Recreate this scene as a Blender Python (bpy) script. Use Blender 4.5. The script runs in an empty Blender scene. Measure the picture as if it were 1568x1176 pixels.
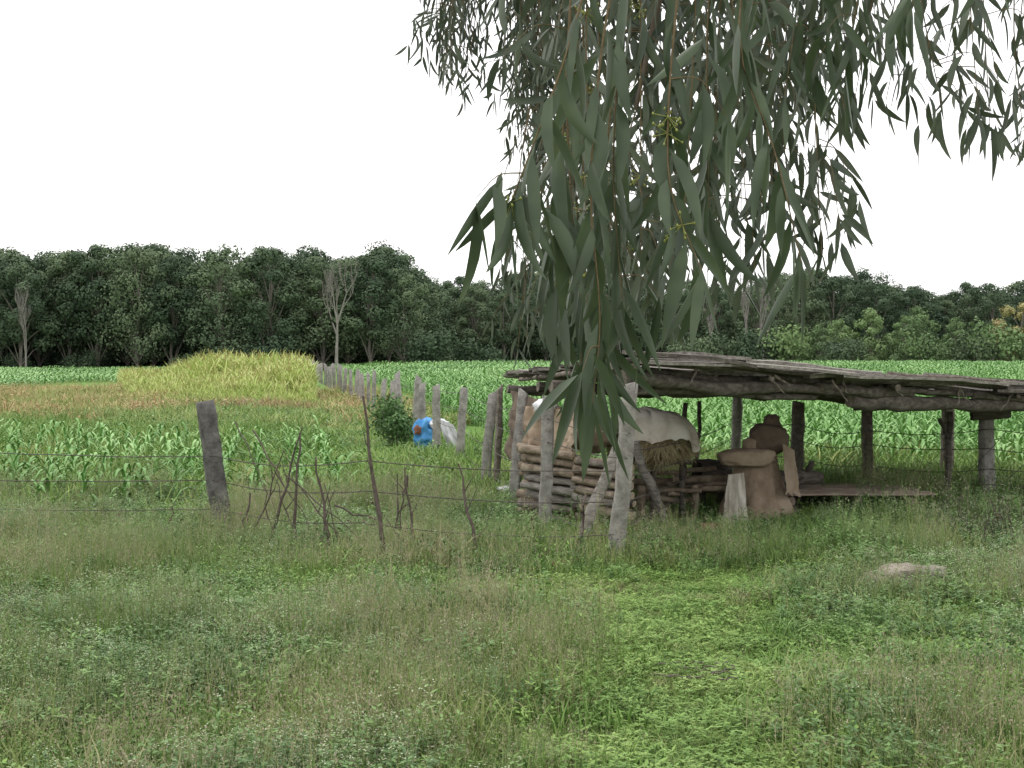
import bpy, math, random
import numpy as np
from mathutils import Vector, Matrix, noise
random.seed(7); rng=np.random.default_rng(7)
R=random.uniform
scene=bpy.context.scene
COL=scene.collection

# ------------------------------------------------------------ helpers
def smooth(v,a,b):
    t=np.clip((v-a)/(b-a),0,1); return t*t*(3-2*t)
def gz(x,y):
    x=np.asarray(x,float); y=np.asarray(y,float)
    right=smooth(x+0.165*y,-2,25)
    base=0.035*np.sin(x*1.1+0.6*y)*np.cos(0.9*y-0.4*x)+0.02*np.sin(2.7*x-1.9*y)
    return base*(1-smooth(y,25,60))+smooth(y,60,200)*(0.1+0.75*right)
def g(x,y): return float(gz(x,y))

REG={}
class MB:
    def __init__(s): s.v=[];s.f=[];s.m=[]
    def add(s,vs,fs,m=0):
        o=len(s.v); s.v+= [tuple(p) for p in vs]; s.f+=[tuple(o+i for i in f) for f in fs]; s.m+=[m]*len(fs)
    def obj(s,name,mats,parent=None,smoothf=True,link=True,loc=None):
        me=bpy.data.meshes.new(name); me.from_pydata(s.v,[],s.f)
        for m in mats: me.materials.append(m)
        me.polygons.foreach_set('material_index',s.m)
        me.polygons.foreach_set('use_smooth',[smoothf]*len(s.f)); me.update()
        o=bpy.data.objects.new(name,me)
        if link: COL.objects.link(o)
        else: REG[me.name]=(s,mats)
        if parent: o.parent=parent
        if loc: o.location=loc
        return o
def empty(name,loc=(0,0,0)):
    o=bpy.data.objects.new(name,None); COL.objects.link(o); o.empty_display_size=0.2; return o

def tube(mb,pts,rad,n=8,jit=0.0,m=0,capm=None,flat=1.0):
    pts=[Vector(p) for p in pts]; vs=[];fs=[]
    for i,p in enumerate(pts):
        t=(pts[min(i+1,len(pts)-1)]-pts[max(i-1,0)]).normalized()
        up=Vector((0,0,1)) if abs(t.z)<0.9 else Vector((0,1,0))
        a=t.cross(up).normalized(); b=a.cross(t).normalized()
        r=rad[i] if hasattr(rad,'__len__') else rad
        for k in range(n):
            an=2*math.pi*k/n
            rr=r*(1+R(-jit,jit))
            vs.append(p+a*math.cos(an)*rr+b*math.sin(an)*rr*flat)
    for i in range(len(pts)-1):
        for k in range(n):
            fs.append((i*n+k,i*n+(k+1)%n,(i+1)*n+(k+1)%n,(i+1)*n+k))
    mb.add(vs,fs,m)
    cm=m if capm is None else capm
    e=len(pts)-1
    mb.add(vs[:n][::-1],[tuple(range(n))],cm); mb.add(vs[e*n:],[tuple(range(n))],cm)

def crooked(a,b,seg=6,amp=0.03):
    a=Vector(a);b=Vector(b);o=[]
    for i in range(seg+1):
        t=i/seg; p=a.lerp(b,t)
        if 0<i<seg: p+=Vector((R(-amp,amp),R(-amp,amp),R(-amp,amp)))
        o.append(p)
    return o

def rough_post(mb,base,top,w,d,seg=9,jit=0.012,m=0,taper=0.9):
    base=Vector(base);top=Vector(top); t=(top-base).normalized()
    a=Vector((1,0,0)); a=a-t*a.dot(t)
    if a.length<.1: a=Vector((0,1,0))-t*t.y
    a.normalize(); b=t.cross(a)
    yaw=R(-.5,.5); a,b=a*math.cos(yaw)+b*math.sin(yaw), b*math.cos(yaw)-a*math.sin(yaw)
    prof=[(-1,-.8),(-.8,-1),(0,-1.04),(.8,-1),(1,-.8),(1.04,0),(1,.8),(.8,1),(0,1.03),(-.8,1),(-1,.8),(-1.03,0)]
    n=len(prof); vs=[];fs=[]
    sl=R(-.03,.03)
    for i in range(seg+1):
        f=i/seg; p=base.lerp(top,f); k=1-(1-taper)*f
        if i==seg: k*=0.93
        ox,oy=R(-jit,jit),R(-jit,jit)
        for (u,v) in prof:
            q=p+a*(u*w/2*k+ox+R(-jit,jit)*.6)+b*(v*d/2*k+oy+R(-jit,jit)*.6)
            if i==seg: q=q+t*(u*sl*2+R(-.012,.012))
            vs.append(q)
    for i in range(seg):
        for k in range(n): fs.append((i*n+k,i*n+(k+1)%n,(i+1)*n+(k+1)%n,(i+1)*n+k))
    fs.append(tuple(seg*n+k for k in range(n)))
    mb.add(vs,fs,m)

def blob(mb,c,rx,ry,rz,m=0,amp=0.12,sc=2.5,nu=22,nv=14,flatb=None,seed=0,sq=1.0,wr=0.0):
    vs=[];fs=[]; c=Vector(c)
    for j in range(nv+1):
        th=math.pi*j/nv
        for i in range(nu):
            ph=2*math.pi*i/nu
            d=Vector((math.sin(th)*math.cos(ph),math.sin(th)*math.sin(ph),math.cos(th)))
            e=Vector([math.copysign(abs(q)**sq,q) for q in d])
            k=1+amp*noise.noise(d*sc+Vector((seed,seed*2,0)))*2+amp*.5*noise.noise(d*sc*3+Vector((seed,0,5)))
            if wr: k-=wr*max(0,1-6*abs(noise.noise(Vector((d.x*3,d.y*3,d.z*6))+Vector((seed,7,1)))))
            p=Vector((e.x*rx*k,e.y*ry*k,e.z*rz*k))
            vs.append(c+p)
    for j in range(nv):
        for i in range(nu):
            fs.append((j*nu+i,(j+1)*nu+i,(j+1)*nu+(i+1)%nu,j*nu+(i+1)%nu))
    mb.add(vs,fs,m)

# ------------------------------------------------------------ materials
def newmat(name):
    m=bpy.data.materials.new(name); m.use_nodes=True
    nt=m.node_tree; nt.nodes.clear(); return m,nt,nt.nodes,nt.links
def foliage(name,cols,scale=0.6,trans=0.3,rough=0.55,rv=0.35,fine=None,spec=0.35):
    m,nt,N,L=newmat(name)
    out=N.new('ShaderNodeOutputMaterial'); geo=N.new('ShaderNodeNewGeometry')
    nz=N.new('ShaderNodeTexNoise'); nz.inputs['Scale'].default_value=scale; nz.inputs['Detail'].default_value=3
    L.new(geo.outputs['Position'],nz.inputs['Vector'])
    oi=N.new('ShaderNodeObjectInfo')
    ma=N.new('ShaderNodeMath'); ma.operation='MULTIPLY_ADD'; ma.inputs[1].default_value=rv; ma.inputs[2].default_value=-rv/2
    L.new(oi.outputs['Random'],ma.inputs[0])
    ad=N.new('ShaderNodeMath'); ad.operation='ADD'; L.new(nz.outputs['Fac'],ad.inputs[0]); L.new(ma.outputs[0],ad.inputs[1])
    last=ad
    if fine:
        n2=N.new('ShaderNodeTexNoise'); n2.inputs['Scale'].default_value=fine; n2.inputs['Detail'].default_value=1; L.new(geo.outputs['Position'],n2.inputs['Vector'])
        m2=N.new('ShaderNodeMath'); m2.operation='MULTIPLY_ADD'; m2.inputs[1].default_value=0.5; m2.inputs[2].default_value=-0.25
        L.new(n2.outputs['Fac'],m2.inputs[0]); a2=N.new('ShaderNodeMath'); L.new(ad.outputs[0],a2.inputs[0]); L.new(m2.outputs[0],a2.inputs[1]); last=a2
    cr=N.new('ShaderNodeValToRGB'); el=cr.color_ramp.elements
    lo,hi=0.32,0.68
    n=len(cols)
    el[0].position=lo; el[0].color=(*cols[0],1); el[1].position=hi; el[1].color=(*cols[-1],1)
    for i in range(1,n-1):
        e=el.new(lo+(hi-lo)*i/(n-1)); e.color=(*cols[i],1)
    L.new(last.outputs[0],cr.inputs[0])
    b=N.new('ShaderNodeBsdfPrincipled'); b.inputs['Roughness'].default_value=rough; b.inputs['Specular IOR Level'].default_value=spec
    L.new(cr.outputs[0],b.inputs['Base Color'])
    if trans>0:
        t=N.new('ShaderNodeBsdfTranslucent'); mx=N.new('ShaderNodeMixShader'); mx.inputs[0].default_value=trans
        L.new(cr.outputs[0],t.inputs[0]); L.new(b.outputs[0],mx.inputs[1]); L.new(t.outputs[0],mx.inputs[2]); L.new(mx.outputs[0],out.inputs[0])
    else: L.new(b.outputs[0],out.inputs[0])
    return m
def surf(name,cols,scale=8,rough=0.85,bump=0.4,stretch=(1,1,1),detail=8,bd=0.02):
    m,nt,N,L=newmat(name)
    out=N.new('ShaderNodeOutputMaterial'); tc=N.new('ShaderNodeTexCoord'); mp=N.new('ShaderNodeMapping'); mp.inputs['Scale'].default_value=stretch
    L.new(tc.outputs['Object'],mp.inputs[0])
    nz=N.new('ShaderNodeTexNoise'); nz.inputs['Scale'].default_value=scale; nz.inputs['Detail'].default_value=detail; nz.inputs['Roughness'].default_value=0.65
    L.new(mp.outputs[0],nz.inputs['Vector'])
    cr=N.new('ShaderNodeValToRGB'); el=cr.color_ramp.elements; n=len(cols)
    el[0].position=.3; el[0].color=(*cols[0],1); el[1].position=.7; el[1].color=(*cols[-1],1)
    for i in range(1,n-1):
        e=el.new(.3+.4*i/(n-1)); e.color=(*cols[i],1)
    L.new(nz.outputs['Fac'],cr.inputs[0])
    b=N.new('ShaderNodeBsdfPrincipled'); b.inputs['Roughness'].default_value=rough; b.inputs['Specular IOR Level'].default_value=0.2
    L.new(cr.outputs[0],b.inputs['Base Color'])
    n2=N.new('ShaderNodeTexNoise'); n2.inputs['Scale'].default_value=scale*4; n2.inputs['Detail'].default_value=6
    L.new(mp.outputs[0],n2.inputs['Vector'])
    bp=N.new('ShaderNodeBump'); bp.inputs['Strength'].default_value=bump; bp.inputs['Distance'].default_value=bd
    L.new(n2.outputs['Fac'],bp.inputs['Height']); L.new(bp.outputs[0],b.inputs['Normal']); L.new(b.outputs[0],out.inputs[0])
    return m

M={}
M['grass']=foliage('grass_blades',[(.13,.20,.045),(.19,.265,.07),(.27,.32,.11),(.34,.33,.17)],.45,0,.7,.3,6)
M['grass2']=foliage('grass_bright',[(.12,.225,.045),(.17,.295,.06),(.245,.365,.09)],.6,0,.7,.3,5)
M['weed']=foliage('weed_leaves',[(.075,.15,.045),(.115,.215,.06),(.175,.29,.085)],.8,0,.65,.4,6)
M['wisp']=foliage('seed_stems',[(.24,.28,.14),(.34,.34,.20),(.41,.34,.25)],.5,0,.8,.4)
M['wispw']=foliage('pale_flowers',[(.30,.37,.21),(.44,.49,.33)],.5,0,.8,.4)
M['dry']=foliage('dry_weeds',[(.31,.35,.12),(.40,.36,.15),(.45,.34,.18),(.38,.26,.15)],.12,0,.8,.35,1.5)
M['drygrass']=foliage('olive_grass',[(.18,.29,.08),(.25,.34,.11),(.35,.37,.15)],.12,0,.8,.4,1.5)
M['maize']=foliage('maize_leaves',[(.12,.26,.065),(.17,.34,.095),(.26,.44,.155)],.10,0,.55,.5,2.5,.3)
M['sorg']=foliage('sorghum_leaves',[(.38,.48,.14),(.45,.53,.17),(.52,.54,.22)],.12,0,.7,.5,2)
M['sorgh']=foliage('sorghum_heads',[(.30,.27,.10),(.40,.34,.14)],.5,0,.9,.5)
M['tree']=foliage('hazed_forest_leaves',[(.065,.100,.060),(.096,.138,.080),(.14,.188,.105)],.09,0,.9,.35,.7,.1)  # leaf colours lightened and greyed to stand in for distance haze
M['treeB']=foliage('young_tree_leaves',[(.12,.18,.085),(.16,.24,.105),(.21,.30,.13)],.16,0,.8,.4,1.0,.1)
M['treeY']=foliage('yellowing_leaves',[(.24,.26,.10),(.36,.32,.14),(.42,.35,.17)],.3,0,.8,.5)
M['bark']=surf('tree_bark',[(.13,.12,.10),(.23,.205,.18)],2)
M['barebark']=surf('bare_bark',[(.18,.165,.15),(.29,.27,.245)],1)
M['euc']=foliage('eucalyptus_leaves',[(.048,.072,.038),(.075,.108,.057),(.115,.15,.08)],3,.2,.42,.3,14,.42)
M['eucf']=foliage('eucalyptus_leaves_far',[(.042,.060,.043),(.067,.086,.060),(.10,.122,.083)],3,.15,.5,.3,14,.35)
M['euct']=surf('eucalyptus_twig',[(.11,.08,.045),(.19,.14,.08)],30)
M['eucb']=surf('eucalyptus_bark',[(.10,.075,.06),(.25,.20,.165)],6,stretch=(1,1,.2))
M['bud']=foliage('eucalyptus_buds',[(.20,.23,.05),(.30,.31,.09)],20,0,.6,.2)
M['stone']=surf('granite_post',[(.15,.14,.125),(.27,.255,.235),(.38,.36,.33)],7,.9,.8)
M['stoned']=surf('dark_granite_post',[(.055,.053,.05),(.12,.115,.108),(.20,.19,.175)],7,.9,.8)
M['wood']=surf('weathered_wood',[(.08,.067,.055),(.17,.145,.12),(.29,.255,.22)],5,.85,.7,(3,3,3))
M['woodl']=surf('pale_weathered_plank',[(.11,.10,.088),(.24,.22,.195),(.40,.375,.34)],7,.85,.8,(.6,3,3))
M['woodd']=surf('dark_wood',[(.045,.038,.033),(.11,.096,.082),(.20,.18,.155)],6,.85,.8,(.5,3,3))
M['cut']=surf('cut_wood_end',[(.34,.27,.19),(.52,.44,.33)],12,.85,.3)
M['logb']=surf('firewood_bark',[(.12,.09,.065),(.25,.20,.15),(.38,.32,.25)],9,.85,.7)
M['stick']=surf('stick_bark',[(.06,.047,.04),(.15,.12,.10)],15,.9,.5)
M['gunny']=surf('gunny_cloth',[(.22,.165,.115),(.33,.255,.185),(.43,.35,.265)],3,.95,.5,bd=.012)
M['gunnyd']=surf('dark_gunny_cloth',[(.10,.075,.058),(.19,.145,.11)],4,.95,.5,bd=.012)
M['sack']=surf('pale_sack',[(.46,.40,.32),(.64,.59,.51),(.76,.73,.67)],2.5,.85,.3,bd=.012)
M['white']=surf('white_plastic',[(.5,.5,.52),(.75,.75,.77)],3,.5,.3)
M['blue']=surf('blue_tarpaulin',[(.04,.20,.50),(.14,.42,.75)],4,.45,.3)
M['straw']=foliage('straw',[(.28,.22,.12),(.42,.35,.21),(.52,.45,.30)],6,0,.8,.2)
M['wire']=surf('rusty_wire',[(.06,.052,.045),(.12,.105,.09)],20,.6,.1)
M['rock']=surf('rock',[(.20,.175,.145),(.38,.34,.29)],6,.9,.7)
M['brick']=surf('red_clay',[(.16,.07,.045),(.28,.14,.10)],9,.9,.5)
M['earth']=surf('bare_slab',[(.22,.175,.135),(.38,.31,.25)],5,.9,.5)

# ------------------------------------------------------------ ground
def fence_x(y): return 1.09-0.165*(y-14.7)
xs=np.unique(np.concatenate([np.arange(-30,30.1,.5),np.geomspace(30,1500,36),-np.geomspace(30,1500,36)]))
ys=np.unique(np.concatenate([[-1200,-400,-120,-40],np.arange(-20,45,.5),np.arange(45,120,2),np.arange(120,320,10),np.geomspace(320,3000,14)]))
X,Y=np.meshgrid(xs,ys); Z=gz(X,Y)
nv=X.size; nx=len(xs); ny=len(ys)
me=bpy.data.meshes.new('ground')
fc=[(j*nx+i,j*nx+i+1,(j+1)*nx+i+1,(j+1)*nx+i) for j in range(ny-1) for i in range(nx-1)]
me.from_pydata(np.stack([X.ravel(),Y.ravel(),Z.ravel()],1).tolist(),[],fc)
ca=me.color_attributes.new('region','FLOAT_COLOR','POINT')
c=np.zeros((nv,4)); c[:,3]=1
xf=X.ravel(); yf=Y.ravel(); left=smooth(fence_x(yf)-xf,-.5,1.5)
c[:,0]=left*smooth(yf,38,50)*(1-smooth(yf,66,90))
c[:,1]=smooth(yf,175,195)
c[:,2]=1-smooth(yf,17,22)
ca.data.foreach_set('color',c.ravel())
ground=bpy.data.objects.new('ground',me); COL.objects.link(ground)
m,nt,N,L=newmat('ground_soil_and_grass')
out=N.new('ShaderNodeOutputMaterial'); b=N.new('ShaderNodeBsdfPrincipled'); b.inputs['Roughness'].default_value=.95; b.inputs['Specular IOR Level'].default_value=.1
geo=N.new('ShaderNodeNewGeometry'); at=N.new('ShaderNodeVertexColor'); at.layer_name='region'
sep=N.new('ShaderNodeSeparateColor'); L.new(at.outputs[0],sep.inputs[0])
def nzramp(scale,c1,c2,c3):
    n=N.new('ShaderNodeTexNoise'); n.inputs['Scale'].default_value=scale; n.inputs['Detail'].default_value=9; n.inputs['Roughness'].default_value=.7
    L.new(geo.outputs['Position'],n.inputs['Vector']); r=N.new('ShaderNodeValToRGB'); e=r.color_ramp.elements
    e[0].position=.33; e[0].color=(*c1,1); e[1].position=.68; e[1].color=(*c3,1); q=e.new(.5); q.color=(*c2,1); L.new(n.outputs['Fac'],r.inputs[0]); return r
field=nzramp(.8,(.08,.16,.035),(.12,.23,.05),(.19,.27,.08))
mead=nzramp(1.3,(.10,.15,.04),(.16,.20,.06),(.25,.22,.12))
dry=nzramp(.35,(.28,.31,.11),(.38,.33,.14),(.39,.28,.16))
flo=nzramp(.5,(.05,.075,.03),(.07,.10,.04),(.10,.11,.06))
def mixc(fac,a,bb):
    x=N.new('ShaderNodeMix'); x.data_type='RGBA'; L.new(fac,x.inputs[0]); L.new(a,x.inputs[6]); L.new(bb,x.inputs[7]); return x.outputs[2]
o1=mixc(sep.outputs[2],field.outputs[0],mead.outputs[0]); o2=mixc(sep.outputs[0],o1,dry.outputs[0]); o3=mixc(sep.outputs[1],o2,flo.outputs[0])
L.new(o3,b.inputs['Base Color']); L.new(b.outputs[0],out.inputs[0]); me.materials.append(m)
me.polygons.foreach_set('use_smooth',[True]*len(fc))

# ------------------------------------------------------------ scatter (geometry nodes instancing)
def scatter(name,protos,P,rot,scl,idx,parent=None):
    coll=bpy.data.collections.new(name+'_parts')
    for i,o in enumerate(protos):
        o.name=f'{name}_part_{i:02d}'; coll.objects.link(o)
    me=bpy.data.meshes.new(name); P=np.asarray(P,float); n=len(P)
    me.vertices.add(n); me.vertices.foreach_set('co',P.ravel())
    a=me.attributes.new('rotv','FLOAT_VECTOR','POINT'); a.data.foreach_set('vector',np.asarray(rot,float).ravel())
    a=me.attributes.new('sclv','FLOAT_VECTOR','POINT')
    s=np.asarray(scl,float); s=np.repeat(s[:,None],3,1) if s.ndim==1 else s
    a.data.foreach_set('vector',s.ravel())
    a=me.attributes.new('pick','INT','POINT'); a.data.foreach_set('value',np.asarray(idx,np.int32))
    me.update()
    o=bpy.data.objects.new(name,me); COL.objects.link(o)
    if parent: o.parent=parent
    ng=bpy.data.node_groups.new(name+'_gn','GeometryNodeTree')
    ng.interface.new_socket('Geometry',in_out='INPUT',socket_type='NodeSocketGeometry')
    ng.interface.new_socket('Geometry',in_out='OUTPUT',socket_type='NodeSocketGeometry')
    Nn=ng.nodes; Ll=ng.links
    gi=Nn.new('NodeGroupInput'); go=Nn.new('NodeGroupOutput')
    ci=Nn.new('GeometryNodeCollectionInfo'); ci.inputs['Collection'].default_value=coll
    ci.inputs['Separate Children'].default_value=True; ci.inputs['Reset Children'].default_value=True
    ip=Nn.new('GeometryNodeInstanceOnPoints'); ip.inputs['Pick Instance'].default_value=True
    def na(nm,t):
        q=Nn.new('GeometryNodeInputNamedAttribute'); q.data_type=t; q.inputs['Name'].default_value=nm; return q.outputs['Attribute']
    e=Nn.new('FunctionNodeEulerToRotation'); Ll.new(na('rotv','FLOAT_VECTOR'),e.inputs[0])
    Ll.new(gi.outputs[0],ip.inputs['Points']); Ll.new(ci.outputs[0],ip.inputs['Instance'])
    Ll.new(na('pick','INT'),ip.inputs['Instance Index']); Ll.new(e.outputs[0],ip.inputs['Rotation']); Ll.new(na('sclv','FLOAT_VECTOR'),ip.inputs['Scale'])
    Ll.new(ip.outputs[0],go.inputs[0])
    md=o.modifiers.new('instances','NODES'); md.node_group=ng
    return o
def put(x,y,tilt=.12):
    n=len(x); P=np.stack([x,y,gz(x,y)],1)
    rot=np.stack([rng.uniform(-tilt,tilt,n),rng.uniform(-tilt,tilt,n),rng.uniform(0,6.28,n)],1); return P,rot
def vnoise(x,y,s,seed=0):
    return np.array([noise.noise(Vector((a*s+seed,b*s,seed*.7))) for a,b in zip(x,y)])
def wedge(n,y0,y1,k=0.46,pad=1.5,bias=1.0):
    y=y0+(y1-y0)*rng.random(n)**bias; w=k*y+pad; x=rng.uniform(-1,1,n)*w; return x,y
def merge(items,smoothf=True):
    """items: (prototype object, x, y, z-rotation, scale_xy, scale_z) -> one patch mesh"""
    mb=MB(); mats=[]
    for o,x,y,rz,s,sz in items:
        src,ms=REG[o.data.name]; c_,s_=math.cos(rz)*s,math.sin(rz)*s; off=len(mb.v)
        mp=[]
        for q in ms:
            if q not in mats: mats.append(q)
            mp.append(mats.index(q))
        mb.v+=[(x+c_*a-s_*b_,y+s_*a+c_*b_,z*sz) for a,b_,z in src.v]
        mb.f+=[tuple(off+i for i in f) for f in src.f]; mb.m+=[mp[i] for i in src.m]
    return mb.obj('patch',mats,link=False,smoothf=smoothf)

def blade(mb,x,y,h,w,az,lean,seg=3,m=0,z0=0,droop=1.6):
    vs=[];fs=[]; dx,dy=math.cos(az),math.sin(az); sx,sy=-dy,dx
    tw=R(-.7,.7); sx,sy=sx*math.cos(tw)-sy*math.sin(tw), sx*math.sin(tw)+sy*math.cos(tw)
    for i in range(seg+1):
        t=i/seg; r=lean*h*t**droop; z=z0+h*(t-0.35*lean*t**3); ww=w*(1-t**1.6)*.5+.0004
        cx,cy=x+dx*r,y+dy*r
        vs+= [(cx-sx*ww,cy-sy*ww,z),(cx+sx*ww,cy+sy*ww,z)]
    for i in range(seg): fs.append((2*i,2*i+1,2*i+3,2*i+2))
    mb.add(vs,fs,m)
def pr_grass(n,rad,h0,h1,w,mat,lean=.5):
    mb=MB()
    for _ in range(n):
        a=R(0,6.28); r=rad*math.sqrt(R(0,1))
        blade(mb,r*math.cos(a),r*math.sin(a),R(h0,h1),w*R(.6,1.3),R(0,6.28),R(.1,lean*2))
    return mb.obj('p',[mat],link=False)
def pr_wisp(n,rad,h0,h1,mat,mat2,dots=18,spread=.04,ds=.004):
    mb=MB()
    for _ in range(n):
        a=R(0,6.28); r=rad*math.sqrt(R(0,1)); x,y=r*math.cos(a),r*math.sin(a); h=R(h0,h1); az=R(0,6.28); ln=R(.05,.4)
        blade(mb,x,y,h,.004,az,ln,4,0)
        for k in range(dots):
            t=R(.55,1.0); rr=ln*h*t**1.6; cx=x+math.cos(az)*rr+R(-1,1)*spread*(1.15-t)*2; cy=y+math.sin(az)*rr+R(-1,1)*spread*(1.15-t)*2; cz=h*(t-.35*ln*t**3)+R(-.01,.01)
            s=ds*R(.6,1.4); q=[(cx+R(-s,s),cy+R(-s,s),cz+R(-s,s)*1.6) for _ in range(3)]
            mb.add(q,[(0,1,2)],1)
    return mb.obj('p',[mat,mat2],link=False)
def leafquad(mb,c,d,n,l,w,m=0):
    d=d.normalized(); s=d.cross(n)
    if s.length<1e-3: s=Vector((1,0,0))
    s.normalize(); up=s.cross(d)
    mb.add([c,c+d*l*.5+s*w*.5-up*w*.1,c+d*l-up*l*.15,c+d*l*.5-s*w*.5-up*w*.1],[(0,1,2,3)],m)
def pr_weed(n,rad,h,l,mat,per=14,top=None):
    mb=MB()
    for _ in range(n):
        a=R(0,6.28); r=rad*math.sqrt(R(0,1)); x,y=r*math.cos(a),r*math.sin(a); hh=h*R(.5,1.1); az=R(0,6.28); ln=R(0,.5)
        blade(mb,x,y,hh,.005,az,ln,3)
        for k in range(per):
            t=R(.15,1); rr=ln*hh*t**1.6; c=Vector((x+math.cos(az)*rr,y+math.sin(az)*rr,hh*(t-.35*ln*t**3)))
            aa=R(0,6.28); d=Vector((math.cos(aa),math.sin(aa),R(-.1,.7)))
            leafquad(mb,c,d,Vector((0,0,1)),l*R(.6,1.3),l*R(.3,.5))
        if top:
            for k in range(7):
                c=Vector((x+math.cos(az)*ln*hh+R(-.03,.03),y+math.sin(az)*ln*hh+R(-.03,.03),hh*(1-.35*ln)+R(0,.03)))
                leafquad(mb,c,Vector((R(-1,1),R(-1,1),.4)),Vector((0,0,1)),.010,.008,1)
    return mb.obj('p',[mat]+([top] if top else []),link=False)
M['yel']=foliage('yellow_flowers',[(.55,.52,.05),(.62,.55,.08)],.5,0,.8,.2)
pm=[pr_grass(80,.20,.07,.20,.007,M['grass']),pr_grass(70,.21,.10,.26,.007,M['grass']),pr_grass(65,.18,.05,.14,.008,M['grass2']),
    pr_grass(70,.21,.09,.23,.008,M['grass2']),pr_weed(12,.19,.25,.045,M['weed']),pr_weed(15,.21,.16,.036,M['grass2']),
    pr_wisp(20,.20,.18,.40,M['grass'],M['wisp'],30,.045,.004),pr_wisp(19,.20,.18,.36,M['grass2'],M['wisp'],30,.05,.004),
    pr_weed(10,.18,.30,.035,M['weed'],14,M['wispw']),pr_weed(22,.20,.08,.04,M['grass2'],8),
    pr_grass(40,.15,.20,.38,.009,M['weed'],.45),pr_weed(3,.14,.2,.045,M['grass2'],10,M['yel']),pr_grass(30,.12,.20,.38,.006,M['grass'],.5)]
cats=[[6,7,6,7,6,0,1],[6,8,8,4,7,9],[4,5,9,4,5,3,8,10],[0,1,3,1,12,7,5],[2,2,9,2,5,0,9],[2,3,9,11,2,5]]
tiles=[];tcat=[]
for ci_,lst in enumerate(cats):
    for v_ in range(3):
        it=[]
        for k in range(11):
            a=2.4*k+R(-.4,.4); r=.52*math.sqrt((k+.5)/11)+R(-.04,.04); s=R(.65,1.3)
            it.append((pm[random.choice(lst) if R(0,1)<.85 else random.choice([0,1,2,3,5])],r*math.cos(a),r*math.sin(a),R(0,6.28),s,s*R(.7,1.25)))
        tiles.append(merge(it)); tcat.append(ci_)
n=2700
x,y=wedge(n,4.2,21,.45,2,.8)
path=np.exp(-((x-(1.3+0.12*(y-10)))/1.15)**2)*(y<14.5)
P,rot=put(x,y,.06)
n1=vnoise(x,y,.35,3); n2=vnoise(x,y,.7,11); n4=vnoise(x,y,1.5,31); u=rng.random(n)
idx=np.zeros(n,int)
for i in range(n):
    a,bq,uu=n1[i],n2[i],u[i]
    rightside = x[i]>2.2 or (y[i]>14 and x[i]>fence_x(y[i])-2.5)
    wv=.40+.8*a-(.6*path[i])-(.24 if rightside else 0)
    if uu<wv: cc=0 if bq>-.06 else 1
    elif uu<wv+.20+.6*max(0,-bq)+(.12 if rightside else 0): cc=2
    elif uu>.97: cc=5
    else: cc=3 if a>-.08 else 4
    if (path[i]>.5 or n4[i]<-.32) and cc in(0,1,2,3): cc=4
    idx[i]=cc*3+random.randrange(3)
sc=rng.uniform(.85,1.15,n)*(1+.1*n1); szz=sc*(1-.65*path)*(1+.8*n2+.5*n4+.2*n1)*(1.0+.35*smooth(x,3,7)*smooth(y,12,16))
scatter('meadow_grass',tiles,P,rot,np.stack([sc,sc,szz],1),idx)
pw=[pr_weed(16,.28,.55,.055,M['weed'],26),pr_weed(12,.25,.42,.05,M['weed'],24),pr_wisp(14,.25,.4,.66,M['weed'],M['wispw'],18,.05,.006),pr_grass(60,.2,.2,.5,.008,M['grass2'])]
xx=[];yy=[]
for _ in range(480):
    yv=R(14,20.5); xv=R(3.4,9.5)
    if yv>17.6 and xv<5.6: continue
    xx.append(xv);yy.append(yv)
for _ in range(110):
    yv=R(14,26); xx.append(fence_x(yv)+R(-.9,.3)); yy.append(yv)
for _ in range(70):
    xx.append(R(-7,.6)); yy.append(R(14.6,17.5))
xx=np.array(xx);yy=np.array(yy);P,rot=put(xx,yy,.2)
scatter('roadside_weeds',pw,P,rot,rng.uniform(.5,1.05,len(xx))*np.where(xx<3,.55,1),rng.choice([0,1,1,2,3],len(xx)))

pf=[pr_grass(60,.32,.12,.35,.014,M['grass2']),pr_grass(60,.32,.15,.35,.014,M['drygrass']),pr_weed(10,.3,.3,.07,M['weed'],16),
    pr_grass(60,.35,.15,.42,.016,M['dry']),pr_weed(14,.35,.4,.08,M['dry'],14)]
ft=[]
for lst in [[0,0,2,0,1],[1,1,0,1,2],[3,3,3,4,1],[3,1,1,3,0]]:
    for v_ in range(3):
        it=[]
        for k in range(12):
            a=2.4*k+R(-.4,.4); r=.95*math.sqrt((k+.5)/12)+R(-.1,.1); s=R(.8,1.4); it.append((pf[random.choice(lst)],r*math.cos(a),r*math.sin(a),R(0,6.28),s,s*R(.7,1.1)))
        ft.append(merge(it))
n=1500; x,y=wedge(n,20,80,.42,2,.85)
keep=(x<fence_x(y)+1.2)|(y<30); x=x[keep];y=y[keep];n=len(x)
n1=vnoise(x,y,.12,5); n3=vnoise(x,y,.3,15); dz=smooth(y+n1*20,42,56)*(.2+.8*(1-smooth(-(x-fence_x(y)),22,30)*smooth(y,58,66))); uu=rng.random(n)
trk=np.exp(-((x-(fence_x(y)-1.6))/1.3)**2)*(y>28)
cat=np.where(uu<dz,np.where(n3>.05,3,2),np.where((y>34)&(rng.random(n)<.75),1,0))
P,rot=put(x,y,.03); s=rng.uniform(.85,1.2,n)*(1+y/110); scatter('field_grass',ft,P,rot,np.stack([s,s,s*(1-.5*trk)],1),cat*3+rng.integers(0,3,n))

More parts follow.
